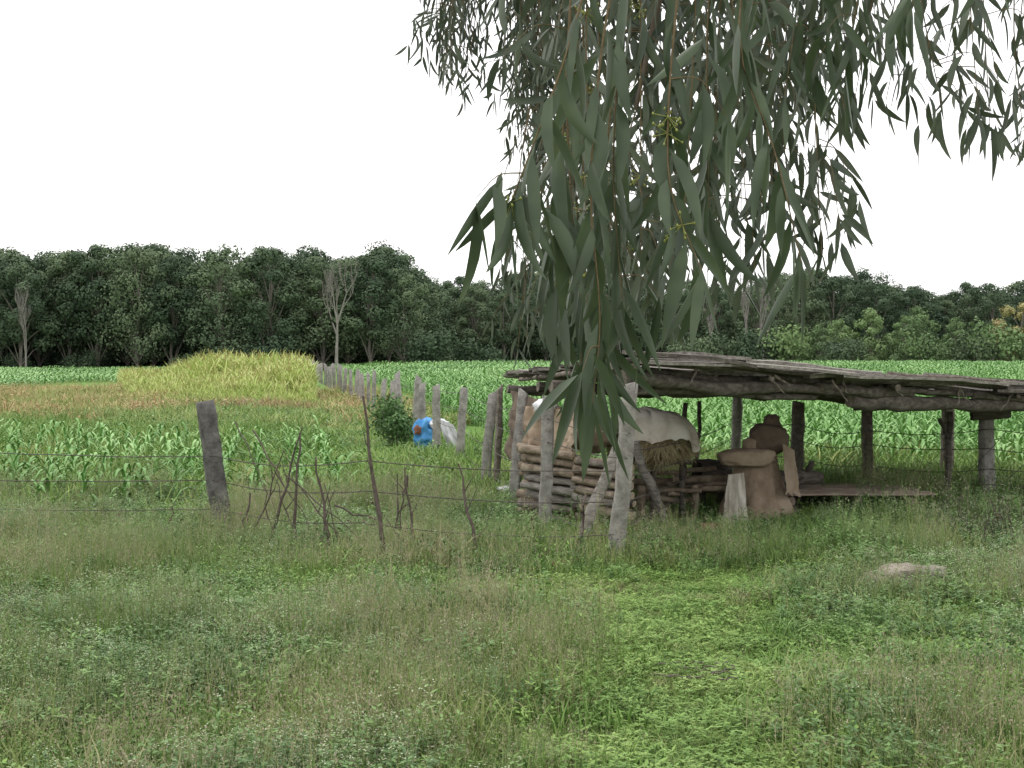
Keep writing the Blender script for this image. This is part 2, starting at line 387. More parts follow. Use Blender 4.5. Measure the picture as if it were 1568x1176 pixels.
# maize
def pr_maize(h):
    mb=MB()
    blade(mb,0,0,h*.75,.03,R(0,6),.05,2); blade(mb,0,0,h*.75,.03,R(0,6)+1.5,.05,2)
    nl=8; a0=R(0,3)
    for i in range(nl):
        z=h*(.08+.62*i/nl); az=a0+i*math.pi+R(-.5,.5); l=h*R(.5,.75); w=.055*R(.8,1.3)
        seg=4; vs=[];fs=[]; dx,dy=math.cos(az),math.sin(az); up=R(.6,1.0)
        for k in range(seg+1):
            t=k/seg; r=l*(.15*t+.55*t**1.3); zz=z+l*(up*t-.75*t**2.4); ww=w*math.sin(math.pi*min(1,t*.8+.16))*.5*(1 if k<seg else .05)
            vs+=[(dx*r-dy*ww,dy*r+dx*ww,zz+ww*.4),(dx*r,dy*r,zz),(dx*r+dy*ww,dy*r-dx*ww,zz+ww*.4)]
        for k in range(seg):
            o=3*k; fs+=[(o,o+1,o+4,o+3),(o+1,o+2,o+5,o+4)]
        mb.add(vs,fs)
    return mb.obj('p',[M['maize']],link=False)
pmz=[pr_maize(R(.8,1.05)) for _ in range(8)]
fx=fence_x
def mz_tile(w,l,rs,sp,keepp,s0,s1,hz=1.0):
    it=[]; nr=int(round(w/rs)); npn=int(round(l/sp))
    for i in range(nr):
        for j in range(npn):
            if R(0,1)>keepp: continue
            s=R(s0,s1); it.append((random.choice(pmz),-w/2+(i+.5)*rs+R(-.09,.09)*(rs/.6),-l/2+(j+.5)*sp+R(-.3,.3)*sp,R(0,6.28),s,s*hz*R(.85,1.15)))
    return merge(it)
T=[mz_tile(2.4,2.5,.6,.36,1,.75,1.15) for _ in range(4)]+[mz_tile(4.8,4.8,.8,.6,1,1.1,1.6,.68) for _ in range(4)]+[mz_tile(4.8,4.8,.96,.96,1,1.6,2.3,.46) for _ in range(3)]+[mz_tile(2.4,2.5,.6,.40,.75,.6,1.0) for _ in range(4)]
TP=[];TR=[];TS=[];TI=[]
rowang=math.atan(.165)
def lay(y0,y1,tw,tl,ids,cond):
    yv=y0+tl/2
    while yv<y1:
        w=.46*yv+4; k0=int(-w/tw)-1; k1=int((w+.165*yv)/tw)+2
        for k in range(k0,k1):
            xv=k*tw-.165*yv
            if abs(xv)>w or not cond(xv,yv): continue
            TP.append((xv,yv,g(xv,yv))); TR.append((0,0,rowang+(math.pi if R(0,1)<.5 else 0))); s=1+.22*noise.noise(Vector((xv*.08,yv*.08,3)))+.14*noise.noise(Vector((xv*.4,yv*.4,3)))
            TS.append((1.01,1.01,s)); TI.append(random.choice(ids))
        yv+=tl
lay(24.5,27,2.4,2.5,[0,1,2,3],lambda x,y:x>8.5)
lay(27,59.5,2.4,2.5,[0,1,2,3],lambda x,y:x>fx(y)+3.4)
lay(59.5,112,4.8,4.8,[4,5,6,7],lambda x,y:x>fx(y)+4)
lay(112,204,4.8,4.8,[8,9,10],lambda x,y:x>fx(y)+4)
lay(19.8,38,2.4,2.5,[11,12,13,14],lambda x,y:(x<fx(y)-2.3)&(y+x*.35+2.5*noise.noise(Vector((x*.3,y*.3,0)))<29.5))
lay(82,190,4.8,4.8,[8,9,10],lambda x,y:(x<fx(y)-3)and((x<fx(y)-19)or(y>114)))
scatter('maize_crop',T,np.array(TP),np.array(TR),np.array(TS),TI)

def pr_sorg(h):
    mb=MB()
    for s in range(4):
        ox,oy=R(-.25,.25),R(-.25,.25); hh=h*R(.82,1.1)
        blade(mb,ox,oy,hh*.9,.03,R(0,6),.06,2)
        for i in range(12):
            blade(mb,ox,oy,hh*R(.3,.45),.075,R(0,6.28),R(.4,1.0),4,0,z0=hh*(.05+.055*i))
        if R(0,1)<.35:
            for k in range(5):
                c=Vector((ox+R(-.02,.02),oy+R(-.02,.02),hh*R(.9,1.02))); leafquad(mb,c,Vector((R(-.3,.3),R(-.3,.3),1)),Vector((1,0,0)),.10,.04,1)
    return mb.obj('p',[M['sorg'],M['sorgh']],link=False)
ps=[pr_sorg(1.95) for _ in range(5)]
ns=3400; y=rng.uniform(58,112,ns); x=fx(y)-1.9-rng.random(ns)*(7.6+.12*(y-58))
P,rot=put(x,y,.1); s=rng.uniform(.8,1.12,len(x))*(.36+.70*smooth(y,57,74))*(1-.40*smooth(-(x-fx(y)),7.2,11))*(1+.3*vnoise(x,y,.25,4)); scatter('sorghum_patch',ps,P,rot,s,rng.integers(0,5,len(x)))
mb=MB()
for _ in range(900):
    a=R(0,6.28); r=1.3*math.sqrt(R(0,1)); bx,by=-10.0+r*1.9*math.cos(a),55+r*math.sin(a)
    d=Vector((R(-1,1),R(-1,1),R(.1,1.1))).normalized(); l=R(.3,.6)
    leafquad(mb,Vector((bx,by,g(bx,by)+max(0,(1.3-r))*.35*R(0,1))),d,Vector((R(-1,1),R(-1,1),1)),l,.04)
mb.obj('dry_stalk_heap',[foliage('red_stalks',[(.26,.18,.11),(.40,.29,.19)],2,0,.8)])

# ------------------------------------------------------------ distant forest
def pr_tree(h,w,mat,seed,base=.18,nl=22,per=420,ls=.33):
    random.seed(seed); mb=MB()
    tp=[Vector((0,0,-.3))]
    for i in range(1,6): tp.append(Vector((R(-.3,.3),R(-.3,.3),h*.8*i/5)))
    tube(mb,tp,[.22,.19,.17,.13,.09,.04],7,.1,1)
    lobes=[]
    for i in range(nl):
        t=(i+.5)/nl; z=h*(base+(.90-base)*t); env=w*.5*math.sin(math.pi*min(.98,(.22+.66*t)))**.6
        a=i*2.4+R(-.4,.4); rr=env*R(.35,.85) if t<.9 else env*.25
        r=R(.13,.24)*w*(1.1-.35*t); lobes.append((Vector((rr*math.cos(a),rr*math.sin(a),z)),r))
    for c,r in lobes:
        k=min(5,max(1,int(c.z/h*5))); tube(mb,[tp[k-1].lerp(tp[k],.4),(tp[k]+c)*.5-Vector((0,0,.3)),c],[.09,.06,.02],4,0,1)
        sd=Vector((R(0,50),R(0,50),R(0,50)))
        for _ in range(per):
            d=Vector((random.gauss(0,1),random.gauss(0,1),random.gauss(0,1)+.3)).normalized()
            rad=r*(.82+.65*noise.noise(d*1.9+sd)+R(-.14,.16))*(1.0 if R(0,1)<.85 else R(.4,.9))
            p=c+Vector((d.x*rad,d.y*rad,d.z*rad*.75))
            nn=(d+Vector((R(-.45,.45),R(-.45,.45),R(-.2,.5)))).normalized()
            t=nn.cross(Vector((R(-1,1),R(-1,1),R(-1,1)))).normalized(); leafquad(mb,p,t,nn,ls*R(.5,1.3),ls*R(.5,1.0),0)
    return mb.obj('p',[mat,M['bark']],link=False,smoothf=False)
def pr_shrub(h,w,mat,seed,per=200,nl=9,ls=.4):
    random.seed(seed); mb=MB()
    for i in range(nl):
        a=R(0,6.28); rr=w*.5*math.sqrt(R(0,.7)); c=Vector((rr*math.cos(a),rr*math.sin(a),h*R(.25,.75))); r=R(.2,.32)*min(w,h*1.6)
        tube(mb,[Vector((rr*.2*math.cos(a),rr*.2*math.sin(a),-.1)),c],[.04*h/3,.01],4,0,1)
        for _ in range(per):
            d=Vector((random.gauss(0,1),random.gauss(0,1),random.gauss(0,1)+.2)).normalized(); rad=r*R(.5,1.15)
            p=c+d*rad; 
            if p.z<0: p.z=R(0,.3)
            nn=(d+Vector((R(-.8,.8),R(-.8,.8),R(-.8,.8)))).normalized(); t=nn.cross(Vector((R(-1,1),R(-1,1),R(-1,1)))).normalized()
            leafquad(mb,p,t,nn,ls*R(.6,1.3),ls*R(.4,.9),0)
    return mb.obj('p',[mat,M['bark']],link=False,smoothf=False)
ptr=[pr_tree(16,10,M['tree'],101,.24),pr_tree(16,11,M['tree'],102,.20),pr_tree(16,12.5,M['tree'],103,.16),pr_tree(16,9,M['tree'],104,.26),pr_tree(16,11,M['tree'],105,.14,26),
     pr_shrub(4,6,M['tree'],106)]
random.seed(20)
pts=[];sc=[];ix=[]
def forest(x0,x1,y0,rowsn,sp,h0,h1,hf=None):
    for r in range(rowsn):
        x=x0+R(0,sp)
        while x<x1:
            yy=y0+r*8+R(-3,3); h=R(h0,h1)*(1+ .03*r)
            if hf: h*=hf(x)
            pts.append((x,yy,g(x,yy)-.2)); k=h/16; w_=k*R(.9,1.2); sc.append((w_,w_,k)); ix.append(random.randrange(5)); x+=sp*R(.7,1.3)
            xx=x+R(-3,3)
            for q in range(3 if r>1 else 1 if R(0,1)<.5 else 0):
                xs_=xx+R(-3,3); pts.append((xs_,yy+R(-3,3),g(xs_,yy)-.3)); k=R(.6,1.2); sc.append((k*1.2,k,k)); ix.append(5)
forest(-130,-15,198,5,5.9,16.2,18.6,lambda x:1.0+.04*math.sin(x*.3)-.20*float(smooth(x,-20,-14)))
forest(-40,150,262,5,6.6,14.5,17.8,lambda x:.95+.08*math.sin(x*.11+1)+.07*math.sin(x*.37))
pts=np.array(pts);n=len(pts); rot=np.stack([np.zeros(n),np.zeros(n),rng.uniform(0,6.28,n)],1)
scatter('distant_tree_line',ptr,pts,rot,np.array(sc),ix)
pyt=[pr_tree(8,7,M['treeB'],201,.05,14,400,.26),pr_tree(8,6,M['treeB'],202,.08,14,400,.26),pr_shrub(4,6,M['treeB'],203),pr_tree(8,7,M['treeY'],204,.05,14,400,.26),pr_shrub(4,6,M['tree'],205)]
L_=[]
for (a,h,k,yy) in [(46,6.5,1,212),(50,7.5,0,216),(54,9,1,214),(58,8.0,0,210),(62,9.6,0,216),(66,7.5,1,211),(75,10,3,210),(81,9,3,215),(71,6,2,206),(42,5.5,2,214),(38,5,4,216),(82,9,0,214),(90,10,1,214),(33,4.5,4,218),(28,4.5,4,220),(60,4.5,2,207),(67,4.2,4,207),(48,4,4,207)]:
    L_.append((a,yy,h/(8 if k in(0,1,3) else 4),k))
pp=np.array([(a,b_,g(a,b_)-.2) for a,b_,_,_ in L_]); rot=np.stack([np.zeros(len(pp))]*2+[rng.uniform(0,6.28,len(pp))],1)
scatter('young_tree_row',pyt,pp,rot,np.array([q[2] for q in L_]),[q[3] for q in L_])

def bare_tree(name,x,y,h,seed,r0=.22):
    random.seed(seed); mb=MB()
    def br(p,d,l,r,dep):
        pts=[p]; dd=d.copy()
        for i in range(4):
            dd=(dd+Vector((R(-.18,.18),R(-.18,.18),R(-.02,.16)))*(.4 if dep==0 else 1)+Vector((0,0,.12))).normalized(); pts.append(pts[-1]+dd*l/4)
        tube(mb,pts,[r*(1-.14*i) for i in range(5)],6 if dep<2 else 4,0,0)
        if dep<6:
            for k in range(4 if dep<2 else 3 if dep<4 else 2):
                s=random.choice(pts[2:]) if k<2 else pts[-1]
                nd=(dd+Vector((R(-.75,.75),R(-.75,.75),R(.1,.6)))).normalized(); br(s,nd,l*R(.5,.68),r*.52,dep+1)
    br(Vector((x,y,g(x,y)-.2)),Vector((R(-.03,.03),0,1)),h*.45,r0,0)
    return mb.obj(name,[M['barebark']])
bare_tree('bare_tree',-22.9,186,14.0,15,.26); bare_tree('bare_tree',-65,190,11.5,6,.18)
bare_tree('bare_tree',36.5,222,15,8,.26); bare_tree('bare_tree',40,226,13,9,.22); bare_tree('bare_tree',31,222,10,10,.18)
bare_tree('bare_tree',-75,194,10,16,.15)
random.seed(55)

sh=pr_shrub(1.45,1.2,M['weed'],301,260,11,.09); COL.objects.link(sh); sh.name='green_shrub'; sh.location=(-2.62,32.5,g(-2.5,32.5)-.05)
random.seed(56)

# ------------------------------------------------------------ fences
def wire(mb,pts,sag=.05,r=.0045,barb=True):
    for a,b_ in zip(pts[:-1],pts[1:]):
        a=Vector(a);b_=Vector(b_);q=[]
        n=max(4,int((b_-a).length/.35))
        s=sag*R(.5,1.4)
        for i in range(n+1):
            t=i/n; p=a.lerp(b_,t); p.z-=s*4*t*(1-t)-R(-.006,.006); q.append(p)
        tube(mb,q,r,4)
        if barb:
            l=(b_-a).length; k=int(l/.14)
            for i in range(k):
                t=(i+.5)/k; p=a.lerp(b_,t); p.z-=s*4*t*(1-t); d=Vector((R(-1,1),R(-.5,.5),R(-1,1))).normalized()*.018
                tube(mb,[p-d,p+d],.0025,3)
f1=empty('barbed_wire_fence')
mb=MB(); rough_post(mb,(-3.40,16.8,-.1),(-3.62,16.8,1.66),.22,.15,10,.010); mb.obj('stone_post_1',[M['stoned']],f1)
mb=MB(); rough_post(mb,(-9.2,18.6,-.1),(-9.1,18.6,1.6),.2,.15); mb.obj('stone_post_2',[M['stoned']],f1)
mb=MB()
for z,zz,zm in [(1.13,1.02,1.02),(.70,.74,.70),(.36,.40,.36)]:
    wire(mb,[(-9.1,18.5,z),(-3.5,16.7,zz),(-1.55,14.95,zm+.08),(1.05,14.6,zm-.0)],.06,.0055)
mb.obj('barbed_wire',[M['wire']],f1)
mb=MB()
S=[((-3.1,16.0,0),(-2.95,16,.66),.018),((-2.75,15.8,0),(-2.3,15.6,1.42),.016),((-2.4,15.5,0),(-2.33,15.6,1.36),.018),
   ((-1.9,15.0,0),(-2.1,15.2,1.12),.019),((-1.27,14.6,0),(-1.55,14.8,1.78),.024),((-.98,14.8,0),(-1.13,15,1.02),.016),
   ((-.3,14.5,0),(-.56,14.8,1.08),.019),((-2.15,15.3,.0),(-1.95,15.6,.72),.012),((-2.95,16.2,1.35),(-2.2,15.4,.35),.009),
   ((-3.2,16.4,1.45),(-2.6,15.6,.5),.007),((-2.5,15.6,.9),(-1.6,15.0,.25),.008),((-1.9,15.2,.6),(-1.1,14.9,.35),.009),((.63,14.5,0),(.78,14.9,.75),.028),((-1.1,14.9,.95),(-1.2,14.9,.3),.01),
   ((-4.1,16.5,0),(-3.95,16.7,.5),.011),((.25,15.4,0),(.22,15.4,.5),.012),((-2.6,15.6,0),(-2.75,15.7,.8),.009),((-1.6,15.2,0),(-2.3,15.5,.75),.009),
   ((-1.2,15.0,0),(-1.22,15.1,.95),.013),((-3.0,16.0,0),(-2.55,15.9,1.15),.011),((-1.75,15.0,0),(-2.0,15.1,.85),.009),((-.9,14.7,0),(-1.5,15.0,.7),.008),((-.5,14.7,0),(-.2,14.9,.62),.008),((-2.2,15.2,0),(-2.6,15.4,.95),.010)]
for a,b_,r in S:
    a=Vector(a); a.z-=.05 if a.z<.01 else 0
    r*=1.25
    p=crooked(a,b_,7,.022); tube(mb,p,[r*(1-.09*i) for i in range(8)],6,.12)
    L0=(p[-1]-p[0]).length
    if L0>1.0 and r>.01:
        for k in range(2):
            s=p[R(0,1)>.5 and 4 or 5]; tube(mb,crooked(s,s+Vector((R(-.2,.2),R(-.1,.1),R(.15,.3))),3,.01),[.008,.006,.004,.002],4)
mb.obj('brushwood_sticks',[M['stick']],f1)
mb=MB()
for _ in range(60):
    a=Vector((R(-4.6,-1.0),R(15,16.5),R(.15,.55))); leafquad(mb,a,Vector((R(-1,1),R(-1,1),R(-1,.2))),Vector((R(-1,1),0,1)),.07,.03)
mb.obj('caught_dead_leaves',[M['gunnyd']],f1)
f2=empty('barbed_wire_fence')
ps_=[(1.06,14.7,1.93,.155,.17),(.39,16.8,1.68,.15,.03),(.0,19.9,1.72,.15,.16),(-.46,23.4,1.64,.16,.14),(-1.04,27.9,1.56,.15,.1),(-1.64,30.9,1.54,.17,.0),(-2.10,33.2,1.56,.15,0)]
yv=36.2
while yv<235: ps_.append((fx(yv)-.05+R(-.06,.06),yv,R(1.4,1.75),R(.13,.19),R(-.14,.14))); yv+=R(2.6,3.4)
mb=MB(); mbc=MB()
for i,(x,yy,h,w,to) in enumerate(ps_):
    z=g(x,yy)
    rough_post(mbc if i==0 else mb,(x,yy,z-.1),(x+to,yy+R(-.08,.08),z+h),w,w*.8,9 if i<8 else 3,.010)
mbc.obj('corner_stone_post',[M['stone']],f2); mb.obj('stone_posts',[M['stone']],f2)
mb=MB()
for k in (.35,.75,1.15,1.45):
    wire(mb,[(q[0]+q[4]*k/1.6,q[1]-.09,g(q[0],q[1])+k+R(-.03,.03)) for q in ps_[:26]],.04,.006,False)
mb.obj('barbed_wire',[M['wire']],f2)
# ------------------------------------------------------------ shed
shed=empty('wooden_pole_shed')
FL,FR,BR,BL=Vector((1.15,15.0,2.13)),Vector((7.95,19.7,1.62)),Vector((7.8,25.3,1.60)),Vector((.05,23.4,1.88))
def rp(u,v,dz=0):
    p=(FL*(1-u)+FR*u)*(1-v)+(BL*(1-u)+BR*u)*v; return p+Vector((0,0,dz))
def wav(u,s): return .035*math.sin(u*9+s)+.02*math.sin(u*23+s*2)
mb=MB()
for v,dz,r,u0,u1 in [(.0,-.15,.075,.0,.56),(.010,-.21,.10,.43,1.03),(.022,-.05,.05,-.01,.40),(-.004,-.07,.045,.36,.72),(-.004,-.07,.045,.7,1.03),(.016,-.27,.055,.02,.36),(.45,-.2,.08,-.02,.55),(.45,-.2,.08,.5,1.03),(.7,-.2,.07,0,1.02),(.97,-.2,.08,-.02,.55),(.97,-.2,.08,.5,1.02),(.2,-.19,.06,.1,.95)]:
    k=18; s=R(0,6); p=[rp(u0+(u1-u0)*i/k,v,dz+wav(u0+(u1-u0)*i/k,s))+Vector((0,R(-.02,.02),R(-.018,.018))) for i in range(k+1)]
    tube(mb,p,[r*R(.78,1.18)*(1.1-.35*i/k) for i in range(k+1)],9,.08,0,1)
mb.obj('bearers',[M['woodd'],M['wood']],shed)
mb=MB()
for i in range(24):
    u=-.0+1.01*i/23+R(-.015,.015); r=R(.025,.045); v0=R(.0,.05) if i%6 else -.035
    k=8; p=[rp(u+R(-.003,.003),v0+(R(1.0,1.04)-v0)*j/k,-.055+R(-.012,.012)) for j in range(k+1)]
    tube(mb,p,[r*R(.9,1.1) for _ in range(k+1)],7,.08,0)
mb.obj('cross_poles',[M['wood']],shed)
def plank(mb,u0,u1,v,w,th,dz,m):
    k=9; vs=[];fs=[]; tz=R(-.05,.07); tv=R(-.006,.006); roll=R(-.12,.12); sk=R(-.3,.3)
    for j in range(k+1):
        t=j/k; u=u0+(u1-u0)*t; p=rp(u,v+tv*t,dz+tz*t+.02*math.sin(t*5+v*40)+R(-.005,.005))
        sd=(rp(u,v+.05)-rp(u,v-.05)).normalized(); al=(rp(u+.02,v)-rp(u-.02,v)).normalized(); ww=w/2*(1+R(-.10,.10)); up=Vector((0,0,1))
        off=al*(sk*w) if j in(0,k) else Vector((0,0,0))
        vs+=[p-sd*ww-up*(th/2+roll*ww)-off,p+sd*ww-up*(th/2-roll*ww)+off,p+sd*ww+up*(th/2+roll*ww)+off,p-sd*ww+up*(th/2-roll*ww)-off]
    for j in range(k):
        for q in range(4): fs.append((j*4+q,j*4+(q+1)%4,(j+1)*4+(q+1)%4,(j+1)*4+q))
    fs+=[(3,2,1,0),(k*4,k*4+1,k*4+2,k*4+3)]
    mb.add(vs,fs,m)
mb=MB(); v=-.035
while v<1.04:
    w=R(.12,.24); u=R(-.03,.03)
    while u<1.0:
        u1=min(u+R(.2,.5),1.03+R(0,.03)); plank(mb,u,u1,v,w,R(.03,.055),R(.0,.05),0 if R(0,1)<.65 else 1); u=u1-R(-.02,.05)
    v+=w/9.3*1.02
for _ in range(14):
    u=R(-.02,.8); plank(mb,u,u+R(.15,.35),R(-.045,.06),R(.10,.18),.04,R(.09,.13),0 if R(0,1)<.7 else 1)
mb.obj('roof_planks',[M['woodl'],M['woodd']],shed,smoothf=False)
mb=MB()
for _ in range(18):
    u,v=R(0,.95),R(-.02,.5); a=rp(u,v,.12); d=rp(u+R(.08,.3),v+R(-.08,.08),R(.10,.15)); tube(mb,crooked(a,d,5,.02),[.03,.028,.024,.02,.018,.012],6,.1)
for _ in range(12):
    u=R(.1,1); a=rp(u,-.02,-.02); d=rp(u+R(-.05,.05),-.03,-R(.12,.3)); tube(mb,crooked(a,d,4,.02),[.02,.016,.012,.01,.006],5,.1)
mb.obj('roof_branches',[M['wood']],shed)
mb=MB()
for (x,y,h,w,tx,m_) in [(6.82,20.4,1.33,.2,0,1),(5.33,21.3,1.42,.17,0,0),(4.58,23.0,1.45,.2,.06,0),(3.85,24.6,1.5,.17,.05,1),(7.6,24.8,1.35,.2,0,0),(2.0,24.3,1.6,.17,0,0),(-.25,22.4,1.7,.10,.06,0)]:
    rough_post(mb,(x,y,-.1),(x+tx,y,h),w,w*.85,8,.014,m_)
mb.obj('corner_posts',[M['wood'],M['stone']],shed)
mb=MB()
rough_post(mb,(6.55,20.25,1.36),(7.08,20.25,1.37),.13,.14,3,.01); rough_post(mb,(5.1,21.2,1.44),(5.56,21.2,1.45),.11,.12,3,.01)
for (a,b_,r) in [((6.2,20.3,-.05),(6.28,20.4,1.4),.045),((2.62,21.4,-.05),(2.60,21.3,1.5),.035),((2.86,22,-.05),(2.90,22,1.5),.03),((6.28,20.4,.95),(6.1,20.3,1.3),.03)]:
    tube(mb,crooked(a,b_,7,.025),r,7,.12)
mb.obj('pole_props',[M['woodd']],shed)
mb=MB()
rough_post(mb,(.70,15.7,0),(1.16,15.9,1.12),.13,.06,8,.008)
tube(mb,crooked((1.92,17.6,0),(1.50,17.3,1.15),7,.02),[.075,.07,.07,.065,.06,.06,.055,.05],8,.08)
mb.obj('leaning_props',[M['woodl']],shed)
f3=empty('barbed_wire_fence'); mb=MB()
for k in (.35,.6,.85,1.12):
    wire(mb,[(1.2,14.7,k+.1),(3.9,24.4,k),(4.6,22.8,k),(5.3,21.15,k+R(-.05,.05)),(6.8,20.25,k+R(-.05,.05)),(9.6,19.2,k)],.08,.0055)
for a in range(9):
    x0=3.9+a*.42; x1=x0+.5; wire(mb,[(x0,24.4-(x0-3.9)*1.55,.4),(x1,24.4-(x1-3.9)*1.5,1.15)],.02,.004,False)
mb.obj('barbed_wire',[M['wire']],f3)
mb=MB(); rough_post(mb,(9.6,19.3,-.1),(9.6,19.3,1.5),.18,.15); mb.obj('stone_post',[M['stone']],f3)

# ------------------------------------------------------------ firewood
mb=MB()
def log(a,b_,r,m=0):
    k=4; p=crooked(a,b_,k,r*.2); tube(mb,p,[r*R(.9,1.08) for _ in range(k+1)],9,.10,m,2,flat=R(.75,1))
mlog=lambda: random.choice([0,1,1,1,3])
# two neat cords: every log lies level, its sawn end turned to the right and front
for (x0,y0,ln,nr) in [(.14,17.75,.62,9),(.78,17.25,.62,8)]:
    for row in range(nr):
        z=.09+row*.112
        for dp in range(4):
            r=R(.050,.066); yy_=y0+dp*.128+(row%2)*.06+R(-.015,.015); xo=R(-.06,.06)
            log((x0+xo,yy_,z+.05+R(-.01,.01)),(x0+xo+ln*R(.92,1.08),yy_-.34,z-.02+R(-.012,.012)),r,mlog())
for i in range(8):
    x0=R(.4,1.6); y0=R(16.3,16.8); a=R(-.6,.6); l=R(.35,.6); log((x0,y0,.09),(x0+l*math.cos(a),y0+l*math.sin(a)*.5,R(.07,.14)),R(.04,.06),mlog())
mb.obj('firewood_stack',[M['wood'],M['logb'],M['cut'],M['woodl']])
mb=MB()
for i in range(14):
    x0=R(1.55,2.2); y0=R(18.5,19.6); z=R(.3,.62); l=R(.7,1.1); a=R(-.15,.35)
    p=crooked((x0,y0,z),(x0+l*math.cos(a),y0+R(-.3,.3),z+l*math.sin(a)*.4),5,.025); tube(mb,p,[R(.03,.055)]*6,7,.10,0,1)
for q in [(1.7,18.6),(2.4,18.7),(2.9,18.9),(2.1,19.4)]: tube(mb,crooked((q[0],q[1],-.05),(q[0],q[1],.5),3,.02),.05,7,.1)
mb.obj('branch_pile',[M['logb'],M['cut']])

def cloth(mb,P00,P10,P11,P01,nu=26,nv=20,fold=.05,freq=5,m=0,seed=0,sagz=0.0,rag=.03):
    P00,P10,P11,P01=map(Vector,(P00,P10,P11,P01)); nrm=((P10-P00).cross(P01-P00)).normalized(); vs=[];fs=[]
    for j in range(nv+1):
        for i in range(nu+1):
            u,v=i/nu,j/nv; p=(P00*(1-u)+P10*u)*(1-v)+(P01*(1-u)+P11*u)*v
            f=noise.noise(Vector((u*freq+seed,v*freq*.35,seed)))*fold*2+noise.noise(Vector((u*freq*2.5,v*freq*1.5,seed+3)))*fold*.6
            p=p+nrm*f*(.25+.75*v); p.z-=sagz*4*u*(1-u)*v
            if j==nv: p.z-=rag*noise.noise(Vector((u*9,seed,0)))
            vs.append(p)
    for j in range(nv):
        for i in range(nu):
            a=j*(nu+1)+i; fs.append((a,a+1,a+nu+2,a+nu+1))
    mb.add(vs,fs,m)
mb=MB()
cloth(mb,(-.02,21.8,1.68),(.38,18.6,1.62),(.36,18.5,.80),(-.06,21.7,.60),44,34,.09,9,2,2,0,.2)
cloth(mb,(.18,18.4,1.55),(.86,17.6,1.52),(.74,17.5,1.02),(.12,18.2,.95),34,26,.08,8,0,7,.08,.15)
mb.obj('hanging_sackcloth',[M['gunny'],M['sack'],M['gunnyd']])
mb=MB()
blob(mb,(1.0,18.5,1.22),.36,.5,.26,0,.10,2.3,40,26,None,3,.85,.06); blob(mb,(.45,18.9,1.3),.3,.5,.28,1,.10,2.2,30,20,None,8,.85,.06)
mb.obj('cloth_bundle',[M['gunny'],M['gunnyd']])
mb=MB(); blob(mb,(.42,18.1,1.56),.16,.25,.10,0,.2,2,20,12,None,5); mb.obj('white_plastic_bag',[M['white']])
hs=empty('covered_straw_heap'); HX=1.84
mb=MB(); 
for _ in range(4400):
    d=Vector((random.gauss(0,1),random.gauss(0,1),random.gauss(0,1))).normalized(); p=Vector((HX+d.x*.52,18.6+d.y*.5,1.12+d.z*.30))
    t=Vector((d.x*.6+R(-.6,.6),d.y*.6+R(-.6,.6),-R(.2,1.0))); leafquad(mb,p,t,d,R(.1,.26),.009)
blob(mb,(HX,18.6,1.12),.46,.47,.28,0,.1)
mb.obj('straw',[M['straw']],hs,smoothf=False)
mb=MB()
nu,nv_=80,34; vs=[];fs=[]
for j in range(nv_+1):
    for i in range(nu):
        a=2*math.pi*i/nu; t=j/nv_; lob=1+.14*noise.noise(Vector((math.cos(a)*1.5,math.sin(a)*1.5,3)))
        rr=.60*math.sin(t*1.55)*lob
        fold=.022*math.sin(a*11+3*noise.noise(Vector((math.cos(a),math.sin(a),0)))*3)*t*t*t
        ph=Vector((rr*math.cos(a)*3,rr*math.sin(a)*3,1))
        z=1.14+.38*max(0,math.cos(t*1.5))**.75-.06*math.cos(a)*t-.10*t**3*(1+1.2*noise.noise(Vector((math.cos(a)*1.8,math.sin(a)*1.8,9))))+.06*noise.noise(ph)-.03*max(0,1-7*abs(noise.noise(ph*1.3)))
        vs.append((HX+.03+(rr+fold)*math.cos(a),18.6+(rr+fold)*math.sin(a),z))
for j in range(nv_):
    for i in range(nu): fs.append((j*nu+i,(j+1)*nu+i,(j+1)*nu+(i+1)%nu,j*nu+(i+1)%nu))
mb.add(vs,fs); mb.obj('pale_cover',[M['sack']],hs)
mb=MB(); 
for q in [((HX,18.6,-.1),(HX,18.6,.9)),((HX-.5,18.5,.84),(HX+.5,18.5,.82)),((HX-.5,18.8,.84),(HX+.5,18.8,.82)),((HX-.45,18.5,-.1),(HX-.45,18.5,.84)),((HX+.4,18.7,-.1),(HX+.4,18.7,.84))]: tube(mb,crooked(*q,4,.01),.04,7)
mb.obj('rack',[M['woodd']],hs)

sh_=empty('sack_heap')
mb=MB()
vs=[];fs=[];nu,nv_=90,40
for j in range(nv_+1):
    t=j/nv_
    for i in range(nu):
        a=2*math.pi*i/nu; rx=.26+.27*t**1.2; ry=.24+.20*t
        na_=noise.noise(Vector((math.cos(a)*1.2,math.sin(a)*1.2,1)))
        k=1+.07*math.sin(a*9+5*na_)*t**.7+.10*noise.noise(Vector((math.cos(a)*1.5,math.sin(a)*1.5,t*1.5)))-.05*max(0,1-6*abs(noise.noise(Vector((math.cos(a)*3,math.sin(a)*3,t*5)))))
        vs.append((3.26-.02*t+rx*k*math.cos(a),18.8+ry*k*math.sin(a),.88-.84*t+.10*noise.noise(Vector((math.cos(a)*3,math.sin(a)*3,8)))*t))
for j in range(nv_):
    for i in range(nu): fs.append((j*nu+i,(j+1)*nu+i,(j+1)*nu+(i+1)%nu,j*nu+(i+1)%nu))
mb.add(vs,fs,0); mb.obj('draped_gunny_cloth',[M['gunny']],sh_)
mb=MB(); blob(mb,(3.08,18.58,.87),.38,.21,.12,0,.06,2,48,30,None,4,.72,.07); mb.obj('lying_sack',[M['gunny']],sh_)
mb=MB(); blob(mb,(3.40,18.8,1.10),.26,.23,.21,0,.06,2,48,30,None,6,.78,.08); blob(mb,(3.44,18.82,1.33),.11,.10,.10,0,.12,2.4,30,18,None,2,.9,.08)
